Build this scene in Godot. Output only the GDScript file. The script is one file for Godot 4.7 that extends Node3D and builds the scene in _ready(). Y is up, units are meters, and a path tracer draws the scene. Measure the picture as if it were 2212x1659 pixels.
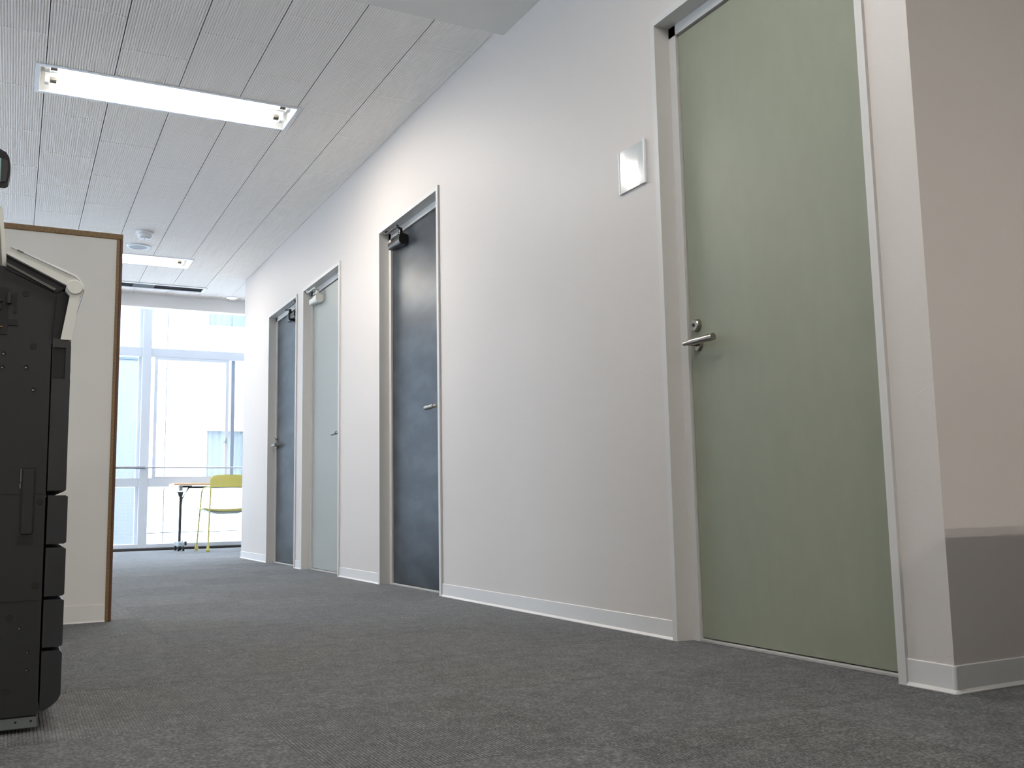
extends Node3D
# A corridor in an office, seen from near the carpet. x to the right, y up, the corridor runs towards -z.

const W := 1.902          # right wall plane
const HC := 2.615         # ceiling
const ZWIN := -11.85      # window plane
const ZEND := -9.2        # far end of the right wall
const ZNEAR := -1.533     # near end of the right wall

var M := {}
var names := {}

# ---------------------------------------------------------------- mesh helpers
func mb() -> SurfaceTool:
	var st := SurfaceTool.new()
	st.begin(Mesh.PRIMITIVE_TRIANGLES)
	st.set_smooth_group(-1)
	return st

func tri(st: SurfaceTool, a: Vector3, b: Vector3, c: Vector3, n: Vector3) -> void:
	if (b - a).cross(c - a).dot(n) > 0.0:
		st.add_vertex(a); st.add_vertex(c); st.add_vertex(b)
	else:
		st.add_vertex(a); st.add_vertex(b); st.add_vertex(c)

func quad(st: SurfaceTool, a: Vector3, b: Vector3, c: Vector3, d: Vector3, n: Vector3) -> void:
	tri(st, a, b, c, n)
	tri(st, a, c, d, n)

func box(st: SurfaceTool, lo: Vector3, hi: Vector3, bev := 0.0) -> void:
	var l := Vector3(minf(lo.x, hi.x), minf(lo.y, hi.y), minf(lo.z, hi.z))
	var h := Vector3(maxf(lo.x, hi.x), maxf(lo.y, hi.y), maxf(lo.z, hi.z))
	var mid := (l + h) / 2.0
	var e := (h - l) / 2.0
	var b: float = minf(bev, minf(e.x, minf(e.y, e.z)) * 0.9)
	var at := func(s: Vector3, axis: int) -> Vector3:
		var q := e - Vector3(b, b, b)
		q[axis] = e[axis]
		return mid + s * q
	for axis in 3:
		var u := (axis + 1) % 3
		var v := (axis + 2) % 3
		for sg in [-1.0, 1.0]:
			var p := []
			for k in [[-1.0, -1.0], [1.0, -1.0], [1.0, 1.0], [-1.0, 1.0]]:
				var s := Vector3.ZERO
				s[axis] = sg; s[u] = k[0]; s[v] = k[1]
				p.append(at.call(s, axis))
			var n := Vector3.ZERO
			n[axis] = sg
			quad(st, p[0], p[1], p[2], p[3], n)
		if b > 0.0:
			for su in [-1.0, 1.0]:
				for sv in [-1.0, 1.0]:
					var s0 := Vector3.ZERO
					s0[axis] = -1.0; s0[u] = su; s0[v] = sv
					var s1 := s0
					s1[axis] = 1.0
					var n2 := Vector3.ZERO
					n2[u] = su; n2[v] = sv
					quad(st, at.call(s0, u), at.call(s1, u), at.call(s1, v), at.call(s0, v), n2)
	if b > 0.0:
		for sx in [-1.0, 1.0]:
			for sy in [-1.0, 1.0]:
				for sz in [-1.0, 1.0]:
					var s2 := Vector3(sx, sy, sz)
					tri(st, at.call(s2, 0), at.call(s2, 1), at.call(s2, 2), s2)

func on_axis(axis: String, p: Vector2, t: float) -> Vector3:
	if axis == "x": return Vector3(t, p.y, p.x)      # profile (z, y)
	if axis == "y": return Vector3(p.x, t, p.y)      # profile (x, z)
	return Vector3(p.x, p.y, t)                      # profile (x, y)

func extrude(st: SurfaceTool, poly: Array, axis: String, a: float, b: float, smooth := false) -> void:
	var pv := PackedVector2Array(poly)
	var idx := Geometry2D.triangulate_polygon(pv)
	var dir := on_axis(axis, Vector2.ZERO, 1.0)
	if a > b:
		var t := a
		a = b
		b = t
	st.set_smooth_group(-1)
	for i in range(0, idx.size(), 3):
		tri(st, on_axis(axis, pv[idx[i]], a), on_axis(axis, pv[idx[i + 1]], a), on_axis(axis, pv[idx[i + 2]], a), -dir)
		tri(st, on_axis(axis, pv[idx[i]], b), on_axis(axis, pv[idx[i + 1]], b), on_axis(axis, pv[idx[i + 2]], b), dir)
	var area := 0.0
	for i in pv.size():
		area += pv[i].cross(pv[(i + 1) % pv.size()])
	var sg := 1.0 if area > 0.0 else -1.0
	st.set_smooth_group(1 if smooth else -1)
	for i in pv.size():
		var p := pv[i]
		var q := pv[(i + 1) % pv.size()]
		var d := q - p
		var n2 := Vector2(d.y, -d.x) * sg
		quad(st, on_axis(axis, p, a), on_axis(axis, q, a), on_axis(axis, q, b), on_axis(axis, p, b), on_axis(axis, n2, 0.0))
	st.set_smooth_group(-1)

func rounded(x0: float, y0: float, x1: float, y1: float, r: float, n := 4) -> Array:
	var out := []
	for c in [[x1 - r, y1 - r, 0.0], [x0 + r, y1 - r, 0.5], [x0 + r, y0 + r, 1.0], [x1 - r, y0 + r, 1.5]]:
		for i in n + 1:
			var a: float = PI * (c[2] + 0.5 * i / n)
			out.append(Vector2(c[0] + r * cos(a), c[1] + r * sin(a)))
	return out

func frame_of(d: Vector3) -> Array:
	var up := Vector3.UP if absf(d.y) < 0.9 else Vector3.RIGHT
	var u := d.cross(up).normalized()
	return [u, u.cross(d).normalized()]

func tube(st: SurfaceTool, pts: Array, r: float, sides := 10, caps := true, flat := 1.0) -> void:
	var rings := []
	for i in pts.size():
		var d: Vector3
		if i == 0: d = pts[1] - pts[0]
		elif i == pts.size() - 1: d = pts[i] - pts[i - 1]
		else: d = (pts[i] - pts[i - 1]).normalized() + (pts[i + 1] - pts[i]).normalized()
		var f := frame_of(d.normalized())
		var ring := []
		for k in sides:
			var a := TAU * k / sides
			ring.append(pts[i] + (f[0] * cos(a) + f[1] * sin(a) * flat) * r)
		rings.append(ring)
	st.set_smooth_group(2)
	for i in pts.size() - 1:
		for k in sides:
			var k2 := (k + 1) % sides
			var o: Vector3 = (rings[i][k] + rings[i][k2]) / 2.0 - pts[i]
			quad(st, rings[i][k], rings[i][k2], rings[i + 1][k2], rings[i + 1][k], o)
	st.set_smooth_group(-1)
	if caps:
		for e in [0, pts.size() - 1]:
			var d2: Vector3 = (pts[0] - pts[1]) if e == 0 else (pts[e] - pts[e - 1])
			for k in range(1, sides - 1):
				tri(st, rings[e][0], rings[e][k], rings[e][k + 1], d2)

# profile: [Vector2(radius, height)], turned about axis through origin
func lathe(st: SurfaceTool, profile: Array, o: Vector3, axis := Vector3.UP, seg := 24, smooth := true) -> void:
	var d := axis.normalized()
	var f := frame_of(d)
	var at := func(p: Vector2, k: int) -> Vector3:
		var a := TAU * k / seg
		return o + d * p.y + (f[0] * cos(a) + f[1] * sin(a)) * p.x
	for i in profile.size() - 1:
		var p: Vector2 = profile[i]
		var q: Vector2 = profile[i + 1]
		if p.is_equal_approx(q): continue
		st.set_smooth_group(3 + i if smooth else -1)
		var nn := Vector2(q.y - p.y, p.x - q.x)
		for k in seg:
			var k2 := k + 1
			var a := TAU * (k + 0.5) / seg
			var n: Vector3 = (f[0] * cos(a) + f[1] * sin(a)) * nn.x + d * nn.y
			if p.x < 1e-6: tri(st, at.call(p, k), at.call(q, k), at.call(q, k2), n)
			elif q.x < 1e-6: tri(st, at.call(p, k), at.call(q, k), at.call(p, k2), n)
			else: quad(st, at.call(p, k), at.call(q, k), at.call(q, k2), at.call(p, k2), n)
	st.set_smooth_group(-1)

func shape(st: SurfaceTool) -> ArrayMesh:
	st.generate_normals()
	return st.commit()

# ---------------------------------------------------------------- scene helpers
func numbered(n: String) -> String:
	if not names.has(n):
		names[n] = 0
		return n
	names[n] += 1
	return "%s_%03d" % [n, names[n]]

func put(called: String, mesh: Mesh, material: Material, parent: Node = null, label := "") -> MeshInstance3D:
	var o := MeshInstance3D.new()
	o.mesh = mesh
	o.material_override = material
	o.cast_shadow = GeometryInstance3D.SHADOW_CASTING_SETTING_ON
	if parent == null:
		o.name = numbered(called)
		add_child(o, true)
	else:
		o.name = called
		parent.add_child(o, true)
	if label: o.set_meta("label", label)
	return o

func obj(called: String, st: SurfaceTool, material: Material, parent: Node = null, label := "") -> MeshInstance3D:
	return put(called, shape(st), material, parent, label)

func thing(called: String, label: String, category: String, at := Vector3.ZERO, group := "") -> Node3D:
	var o := Node3D.new()
	o.name = numbered(called)
	add_child(o, true)
	o.position = at
	tag(o, label, category, group)
	return o

func tag(o: Node, label: String, category: String, group := "") -> void:
	o.set_meta("label", label)
	o.set_meta("category", category)
	if group: o.set_meta("group", group)

func structure(called: String, label: String, category: String) -> Node3D:
	var o := Node3D.new()
	o.name = called
	add_child(o, true)
	o.set_meta("kind", "structure")
	tag(o, label, category)
	return o

func v(x: float, y: float, z: float) -> Vector3:
	return Vector3(x, y, z)

# ---------------------------------------------------------------- materials
func mat(c: Color, rough := 0.6, metal := 0.0) -> StandardMaterial3D:
	var m := StandardMaterial3D.new()
	m.albedo_color = c
	m.roughness = rough
	m.metallic = metal
	return m

func noise_image(size: int, freq: float, sd: int, kind := FastNoiseLite.TYPE_SIMPLEX_SMOOTH, oct := 3, stretch := 1.0) -> Image:
	var n := FastNoiseLite.new()
	n.seed = sd
	n.noise_type = kind
	n.frequency = freq
	n.fractal_octaves = oct
	var im := n.get_seamless_image(size, size)
	if stretch != 1.0:
		pass
	return im

func ramped(im: Image, a: Color, b: Color, lo := 0.0, hi := 1.0) -> ImageTexture:
	var out := Image.create(im.get_width(), im.get_height(), true, Image.FORMAT_RGB8)
	for y in im.get_height():
		for x in im.get_width():
			out.set_pixel(x, y, a.lerp(b, clampf((im.get_pixel(x, y).r - lo) / (hi - lo), 0.0, 1.0)))
	out.generate_mipmaps()
	return ImageTexture.create_from_image(out)

func triplanar(m: StandardMaterial3D, metres: Vector3) -> void:
	m.uv1_triplanar = true
	m.uv1_world_triplanar = true
	m.uv1_scale = Vector3(1.0 / metres.x, 1.0 / metres.y, 1.0 / metres.z)

func carpet_image(size: int, sd: int) -> Image:
	# looped pile: a fine random speckle at two sizes over soft mottling
	var rng := RandomNumberGenerator.new()
	rng.seed = sd
	var coarse := []
	for i in (size / 2) * (size / 2):
		coarse.append(rng.randf())
	var im := Image.create(size, size, false, Image.FORMAT_L8)
	var soft := noise_image(size, 0.03, sd, FastNoiseLite.TYPE_SIMPLEX_SMOOTH, 3)
	var half := size / 2
	for y in size:
		for x in size:
			var c: float = coarse[(y / 2) * half + (((x + (y / 2) % 2) / 2) % half)]
			var g := 0.42 * c + 0.38 * rng.randf() + 0.20 * soft.get_pixel(x, y).r
			im.set_pixel(x, y, Color(g, g, g))
	return im

func stroke_image(size: int, sd: int) -> Image:
	# trowelled plaster-like wall vinyl: short slanting strokes
	var rng := RandomNumberGenerator.new()
	rng.seed = sd
	var im := Image.create(size, size, false, Image.FORMAT_RGBA8)
	im.fill(Color(0.5, 0.5, 0.5))
	for i in 1500:
		var x := rng.randf() * size
		var y := rng.randf() * size
		var ang := PI / 2 + rng.randf_range(-0.9, 0.9)
		var bend := rng.randf_range(-0.05, 0.05)
		var step := rng.randf_range(-0.10, 0.10)
		for k in int(rng.randf_range(6, 28)):
			ang += bend
			x += cos(ang); y += sin(ang)
			for wdt in range(-1, 2):
				var px := posmod(int(x) + wdt, size)
				var py := posmod(int(y), size)
				var g := im.get_pixel(px, py).r + step * (0.5 if wdt != 0 else 1.0)
				im.set_pixel(px, py, Color(g, g, g))
	return im

func make_materials() -> void:
	var wall := mat(Color(0.785, 0.757, 0.732), 0.55)
	var strokes := stroke_image(1024, 5)
	strokes.bump_map_to_normal_map(2.5)
	strokes.generate_mipmaps()
	wall.normal_enabled = true
	wall.normal_texture = ImageTexture.create_from_image(strokes)
	wall.normal_scale = 0.9
	triplanar(wall, v(1.1, 1.1, 1.1))
	M.wall = wall
	M.plain_wall = mat(Color(0.9, 0.89, 0.88), 0.6)
	M.base = mat(Color(0.82, 0.81, 0.80), 0.45)
	M.frame = mat(Color(0.785, 0.775, 0.76), 0.45)
	M.soffit = mat(Color(0.90, 0.885, 0.86), 0.8)
	M.panel = mat(Color(0.975, 0.95, 0.925), 0.9)
	M.green_door = mat(Color(0.55, 0.56, 0.49), 0.42)
	M.green_door.albedo_texture = ramped(noise_image(256, 0.02, 9), Color(0.985, 0.985, 0.985), Color(1, 1, 1), 0.2, 0.8)
	triplanar(M.green_door, v(0.35, 0.9, 0.35))
	M.grey_door = mat(Color(0.60, 0.61, 0.585), 0.5)
	var dark := mat(Color.WHITE, 0.33)
	dark.albedo_texture = ramped(noise_image(512, 0.010, 21, FastNoiseLite.TYPE_SIMPLEX_SMOOTH, 5), Color(0.125, 0.148, 0.168), Color(0.225, 0.248, 0.27), 0.25, 0.75)
	triplanar(dark, v(2.2, 0.9, 2.2))
	M.dark_door = dark
	M.dark_gap = mat(Color(0.06, 0.06, 0.06), 0.9)
	M.steel = mat(Color(0.62, 0.60, 0.57), 0.3, 1.0)
	M.steel_dark = mat(Color(0.30, 0.29, 0.28), 0.4, 1.0)
	M.chrome = mat(Color(0.8, 0.8, 0.8), 0.18, 1.0)
	var carpet := mat(Color.WHITE, 0.95)
	carpet.rim_enabled = true
	carpet.rim = 0.35
	carpet.rim_tint = 0.0
	carpet.albedo_texture = ramped(carpet_image(512, 3), Color(0.10, 0.102, 0.105), Color(0.495, 0.495, 0.49), 0.18, 0.82)
	triplanar(carpet, v(1.25, 1.25, 1.25))
	M.carpet = carpet
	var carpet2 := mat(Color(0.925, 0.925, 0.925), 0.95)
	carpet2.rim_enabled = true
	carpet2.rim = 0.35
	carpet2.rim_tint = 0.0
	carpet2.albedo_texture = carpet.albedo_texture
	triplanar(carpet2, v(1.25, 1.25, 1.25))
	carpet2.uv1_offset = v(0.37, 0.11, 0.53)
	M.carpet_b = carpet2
	M.threshold = mat(Color(0.66, 0.655, 0.64), 0.8)
	M.partition = mat(Color(0.915, 0.895, 0.865), 0.6)
	var wood := mat(Color.WHITE, 0.5)
	wood.albedo_texture = ramped(noise_image(256, 0.03, 4), Color(0.47, 0.36, 0.22), Color(0.56, 0.44, 0.28), 0.2, 0.8)
	triplanar(wood, v(0.08, 0.08, 0.08))
	M.wood = wood
	M.wood_dark = mat(Color(0.40, 0.26, 0.19), 0.5)
	M.black = mat(Color(0.07, 0.075, 0.08), 0.6)
	M.black_dark = mat(Color(0.03, 0.03, 0.033), 0.7)
	M.cover = mat(Color(0.095, 0.10, 0.108), 0.48)
	M.zinc = mat(Color(0.45, 0.47, 0.47), 0.5, 0.6)
	M.ivory = mat(Color(0.80, 0.80, 0.77), 0.45)
	M.under = mat(Color(0.40, 0.40, 0.37), 0.6)
	M.closer_black = mat(Color(0.075, 0.075, 0.08), 0.32)
	M.screen = mat(Color(0.36, 0.55, 0.56), 0.3)
	M.gloss_black = mat(Color(0.06, 0.06, 0.065), 0.15)
	M.white_metal = mat(Color(0.88, 0.89, 0.90), 0.4)
	M.reflector = mat(Color(0.93, 0.93, 0.92), 0.4)
	M.plastic = mat(Color(0.88, 0.88, 0.88), 0.5)
	M.grille = mat(Color(0.62, 0.64, 0.66), 0.7)
	M.vent_blade = mat(Color(0.42, 0.43, 0.45), 0.6)
	M.vent_dark = mat(Color(0.20, 0.20, 0.22), 0.7)
	M.window_frame = mat(Color(0.80, 0.82, 0.85), 0.4)
	M.bronze = mat(Color(0.56, 0.60, 0.66), 0.4, 0.2)
	M.rail = mat(Color(0.62, 0.63, 0.65), 0.4, 0.5)
	M.plinth = mat(Color(0.20, 0.18, 0.17), 0.7)
	M.yellow = mat(Color(0.72, 0.69, 0.36), 0.5)
	M.olive = mat(Color(0.66, 0.64, 0.30), 0.4)
	M.grey_plastic = mat(Color(0.66, 0.70, 0.72), 0.5)
	M.table_top = mat(Color(0.86, 0.72, 0.60), 0.4)
	M.table_black = mat(Color(0.11, 0.13, 0.14), 0.4)
	var tubes := mat(Color.WHITE, 0.5)
	tubes.emission_enabled = true
	tubes.emission = Color(1.0, 0.985, 0.96)
	tubes.emission_energy_multiplier = 14.0
	M.tube = tubes
	var bulb := mat(Color.WHITE, 0.5)
	bulb.emission_enabled = true
	bulb.emission = Color(1.0, 0.97, 0.92)
	bulb.emission_energy_multiplier = 3.0
	M.bulb = bulb
	var glass := mat(Color(0.93, 0.97, 1.0, 0.02), 0.02)
	glass.transparency = BaseMaterial3D.TRANSPARENCY_ALPHA
	M.glass = glass
	var dull := mat(Color(0.93, 0.97, 1.0, 0.02), 0.02)
	dull.transparency = BaseMaterial3D.TRANSPARENCY_ALPHA
	dull.metallic_specular = 0.12
	M.far_glass = dull
	var plate := mat(Color(0.76, 0.77, 0.76), 0.12)
	plate.clearcoat_enabled = true
	plate.clearcoat = 1.0
	plate.clearcoat_roughness = 0.08
	M.plate = plate
	M.facade = mat(Color(0.90, 0.90, 0.90), 0.8)
	M.facade_joint = mat(Color(0.40, 0.43, 0.48), 0.8)
	M.asphalt = mat(Color(0.88, 0.87, 0.86), 0.9)
	M.terrace = mat(Color(0.93, 0.925, 0.91), 0.9)
	M.grey_wall = mat(Color(0.36, 0.36, 0.355), 0.9)
	M.curtain = mat(Color(0.285, 0.322, 0.335), 0.9)
	M.curtain_shade = mat(Color(0.20, 0.27, 0.32), 0.7)
	var ti := Image.create(256, 256, true, Image.FORMAT_RGB8)
	ti.fill(Color(0.335, 0.352, 0.36))
	for gy in 8:
		ti.fill_rect(Rect2i(0, gy * 32, 256, 3), Color(0.285, 0.307, 0.32))
	for gx in 4:
		for gy in 8:
			ti.fill_rect(Rect2i((gx * 64 + (32 if gy % 2 else 0)) % 256, gy * 32, 3, 32), Color(0.285, 0.307, 0.32))
	ti.generate_mipmaps()
	var tiled := mat(Color.WHITE, 0.5)
	tiled.albedo_texture = ImageTexture.create_from_image(ti)
	triplanar(tiled, v(0.55, 0.55, 0.55))
	M.tiled = tiled

# ---------------------------------------------------------------- camera and light
func camera_and_light() -> void:
	var cam := Camera3D.new()
	cam.name = "camera"
	add_child(cam)
	cam.fov = rad_to_deg(2.0 * atan(829.5 / 2081.68))
	cam.near = 0.02
	cam.far = 200.0
	cam.position = v(0, 0.44, 0)
	cam.basis = Basis(Vector3.UP, deg_to_rad(-27.35988)) * Basis(Vector3.RIGHT, deg_to_rad(7.14187)) * Basis(Vector3.BACK, deg_to_rad(-1.07977))
	cam.current = true
	var we := WorldEnvironment.new()
	we.name = "environment"
	var env := Environment.new()
	var sm := ProceduralSkyMaterial.new()
	sm.sky_top_color = Color(0.83, 0.905, 1.0)
	sm.sky_horizon_color = Color(0.88, 0.94, 1.0)
	sm.ground_bottom_color = Color(0.5, 0.52, 0.55)
	sm.ground_horizon_color = Color(0.7, 0.74, 0.78)
	sm.sky_energy_multiplier = 1.0
	var sky := Sky.new()
	sky.sky_material = sm
	env.sky = sky
	env.background_mode = Environment.BG_SKY
	env.background_energy_multiplier = 14.0
	env.ambient_light_source = Environment.AMBIENT_SOURCE_DISABLED
	env.tonemap_mode = Environment.TONE_MAPPER_LINEAR
	env.tonemap_exposure = 1.18
	env.sdfgi_enabled = true
	env.ssao_enabled = true
	env.ssil_enabled = true
	we.environment = env
	add_child(we)

# rows of lights let into the soffit: z from, z to, centres in x
const SOFFIT_LAMPS := [[-1.76, -1.44, [0.669]], [1.67, 1.99, [-2.9, 0.1, 3.0]]]
const LAMP_ENERGY := 2.8      # of each tube
const LAMP_COLOR := Color(1.0, 0.97, 0.93)

# recessed two-tube ceiling light, its long side along x
func ceiling_light(x0: float, x1: float, z0: float, z1: float, y: float, label: String, energy := 1.0) -> void:
	var t := thing("ceiling_light", label, "ceiling light", v((x0 + x1) / 2, y, (z0 + z1) / 2), "recessed two-tube ceiling lights")
	var hx := (x1 - x0) / 2
	var hz := (z1 - z0) / 2
	var fl := mb()
	var fw := 0.022
	box(fl, v(-hx, -0.004, -hz), v(hx, 0.002, -hz + fw), 0.001)
	box(fl, v(-hx, -0.004, hz - fw), v(hx, 0.002, hz), 0.001)
	box(fl, v(-hx, -0.004, -hz + fw), v(-hx + fw, 0.002, hz - fw), 0.001)
	box(fl, v(hx - fw, -0.004, -hz + fw), v(hx, 0.002, hz - fw), 0.001)
	obj("frame", fl, M.white_metal, t)
	var tr := mb()
	var ix := hx - fw
	var iz := hz - fw
	var up := 0.085
	var tz := iz * 0.62
	quad(tr, v(-ix, up, -tz), v(ix, up, -tz), v(ix, up, tz), v(-ix, up, tz), Vector3.DOWN)
	for s in [-1.0, 1.0]:
		quad(tr, v(-ix, 0, s * iz), v(ix, 0, s * iz), v(ix, up, s * tz), v(-ix, up, s * tz), v(0, 0, -s))
		quad(tr, v(s * ix, 0, -iz), v(s * ix, 0, iz), v(s * ix, up, tz), v(s * ix, up, -tz), v(-s, 0, 0))
	# outer shell of the housing
	box(tr, v(-ix - 0.004, up + 0.001, -iz), v(ix + 0.004, up + 0.012, iz))
	obj("reflector", tr, M.reflector, t)
	var rg := mb()
	extrude(rg, [Vector2(-0.035, up), Vector2(0.035, up), Vector2(0.012, 0.04), Vector2(-0.012, 0.04)], "x", -ix + 0.03, ix - 0.03)
	obj("ballast_cover", rg, M.reflector, t)
	for s in [-1.0, 1.0]:
		var z: float = s * iz * 0.50
		var tb := mb()
		tube(tb, [v(-hx + 0.10, 0.032, z), v(hx - 0.10, 0.032, z)], 0.0155, 14)
		var tub := obj("tube", tb, M.tube, t, "lit fluorescent tube")
		for e in [-1.0, 1.0]:
			var cp := mb()
			tube(cp, [v(e * (hx - 0.1), 0.032, z), v(e * (hx - 0.068), 0.032, z)], 0.0158, 14)
			obj("end_cap", cp, M.steel, tub)
			var sk := mb()
			box(sk, v(e * (hx - 0.068), 0.008, z - 0.018), v(e * (hx - 0.042), up, z + 0.018), 0.004)
			obj("socket", sk, M.plastic, t)
		var al := AreaLight3D.new()
		al.name = "tube_light"
		al.area_size = Vector2(hx * 2 - 0.2, 0.03)
		al.light_color = LAMP_COLOR
		al.light_energy = LAMP_ENERGY * energy
		al.area_range = 30.0
		al.area_attenuation = 2.0
		al.shadow_enabled = true
		t.add_child(al)
		al.position = v(0, 0.001, z)
		al.basis = Basis(Vector3.RIGHT, -PI / 2)

# ---------------------------------------------------------------- floor
func rib_tile(wx: float, wz: float, along_z: bool) -> ArrayMesh:
	var st := mb()
	var pitch := 0.0066
	var across := wx if along_z else wz
	var length := wz if along_z else wx
	var n := int(round(across / pitch))
	pitch = across / n
	var p := func(a: float, y: float, l: float) -> Vector3:
		return v(a, y, l) if along_z else v(l, y, a)
	var gap := 0.00015
	var l0 := -length / 2 + gap
	var l1 := length / 2 - gap
	var side := v(1, 0, 0) if along_z else v(0, 0, 1)
	var endd := v(0, 0, 1) if along_z else v(1, 0, 0)
	var d := -0.0014 if along_z else -0.00015
	for i in n:
		var a := -across / 2 + pitch * i
		var b := a + pitch * 0.14
		var c := a + pitch * 0.26
		var e := a + pitch * 0.90
		quad(st, p.call(a, d, l0), p.call(a, d, l1), p.call(b, d, l1), p.call(b, d, l0), Vector3.UP)
		quad(st, p.call(b, d, l0), p.call(b, d, l1), p.call(c, 0, l1), p.call(c, 0, l0), Vector3.UP - side)
		quad(st, p.call(c, 0, l0), p.call(c, 0, l1), p.call(e, 0, l1), p.call(e, 0, l0), Vector3.UP)
		quad(st, p.call(e, 0, l0), p.call(e, 0, l1), p.call(a + pitch, d, l1), p.call(a + pitch, d, l0), Vector3.UP + side)
		for q in [[l0, -1.0], [l1, 1.0]]:
			quad(st, p.call(b, d, q[0]), p.call(c, 0, q[0]), p.call(e, 0, q[0]), p.call(a + pitch, d, q[0]), endd * q[1])
	# sides and underside of the backing
	var hx := wx / 2 - gap
	var hz := wz / 2 - gap
	box(st, v(-hx, -0.0065, -hz), v(hx, d - 0.0001, hz))
	return shape(st)

func build_floor() -> void:
	var f := structure("floor", "grey ribbed carpet tiles covering the corridor floor", "floor")
	var slab := mb()
	box(slab, v(-5.2, -0.25, -12.05), v(5.4, -0.007, 5.2))
	obj("floor_slab", slab, M.carpet, f)
	var tx := 0.51
	var tz := 0.555
	var ma := rib_tile(tx, tz, true)
	var mc := rib_tile(tx, tz, false)
	var rng := RandomNumberGenerator.new()
	rng.seed = 11
	for i in range(-4, 6):
		for k in range(-3, 18):
			var x := 0.48 + tx * (i + 0.5)
			var z := -2.14 - tz * (k + 0.5)
			if i >= 3 and z > ZEND + 0.2: continue
			if z - tz / 2 < ZWIN - 0.02 + 0.0 : continue
			var odd := posmod(i + k, 2) == 1   # the tile right of x = 0.48 and nearer than z = -2.14 is ribbed lengthways
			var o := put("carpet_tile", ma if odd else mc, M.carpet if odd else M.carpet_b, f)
			o.position = v(x, rng.randf_range(-0.0006, 0.0), z)
	# plain carpet where no tile can be told apart
	var rest := mb()
	box(rest, v(-5.2, -0.007, -12.0), v(0.48 - 4 * tx, -0.0008, 5.2))
	box(rest, v(0.48 - 4 * tx, -0.007, -2.14 + 3 * tz), v(5.4, -0.0008, 5.2))
	box(rest, v(0.48 + 3 * tx, -0.007, ZNEAR - 0.06), v(5.4, -0.0008, -2.14 + 3 * tz))
	box(rest, v(0.48 + 6 * tx, -0.007, -12.0), v(5.4, -0.0008, ZEND))
	box(rest, v(0.48 - 4 * tx, -0.007, -12.0), v(5.4, -0.0008, -2.14 - 17 * tz))
	obj("carpet_field", rest, M.carpet, f)

# ---------------------------------------------------------------- ceiling
# grooved acoustic board between (x0, z0) and (x1, z1), cut round the holes [x0, x1, z0, z1]
func acoustic(x0: float, x1: float, z0: float, z1: float, holes: Array) -> ArrayMesh:
	var st := mb()
	var n := 26
	var pitch := (x1 - x0) / n
	var gx := 0.0022
	var gz := 0.0001
	var yb := HC + 0.0030
	for i in n:
		var a := x0 + pitch * i + (gx if i == 0 else 0.0)
		var b := x0 + pitch * (i + 1) - (gx if i == n - 1 else 0.0)
		var spans := [[z0 + gz, z1 - gz]]
		for h in holes:
			if b <= h[0] or a >= h[1]: continue
			var next := []
			for s in spans:
				if h[3] <= s[0] or h[2] >= s[1]:
					next.append(s)
					continue
				if h[2] > s[0]: next.append([s[0], h[2]])
				if h[3] < s[1]: next.append([h[3], s[1]])
			spans = next
		var ra := a + (0.0 if i == 0 else pitch * 0.19)
		var rb := b - (0.0 if i == n - 1 else pitch * 0.19)
		for s in spans:
			# backing, rib, and flat bands at both ends
			quad(st, v(a, yb, s[0]), v(b, yb, s[0]), v(b, yb, s[1]), v(a, yb, s[1]), Vector3.DOWN)
			var r0: float = s[0] + 0.004
			var r1: float = s[1] - 0.004
			if r1 > r0:
				quad(st, v(ra, HC, r0), v(rb, HC, r0), v(rb, HC, r1), v(ra, HC, r1), Vector3.DOWN)
				quad(st, v(ra, HC, r0), v(ra, HC, r1), v(ra, yb, r1), v(ra, yb, r0), Vector3.LEFT)
				quad(st, v(rb, HC, r0), v(rb, HC, r1), v(rb, yb, r1), v(rb, yb, r0), Vector3.RIGHT)
			quad(st, v(a, yb + 0.007, s[0]), v(b, yb + 0.007, s[0]), v(b, yb + 0.007, s[1]), v(a, yb + 0.007, s[1]), Vector3.UP)
			for e in [s[0], s[1]]:
				var w := 0.004 if e == s[0] else -0.004
				quad(st, v(a, HC, e), v(b, HC, e), v(b, HC, e + w), v(a, HC, e + w), Vector3.DOWN)
				quad(st, v(a, HC, e + w), v(b, HC, e + w), v(b, yb, e + w), v(a, yb, e + w), v(0, 0, signf(w)))
				quad(st, v(a, HC, e), v(b, HC, e), v(b, yb + 0.007, e), v(a, yb + 0.007, e), v(0, 0, -signf(w)))
			if i == 0: quad(st, v(a, HC, s[0]), v(a, HC, s[1]), v(a, yb + 0.007, s[1]), v(a, yb + 0.007, s[0]), Vector3.LEFT)
			if i == n - 1: quad(st, v(b, HC, s[0]), v(b, HC, s[1]), v(b, yb + 0.007, s[1]), v(b, yb + 0.007, s[0]), Vector3.RIGHT)
	return shape(st)

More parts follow.
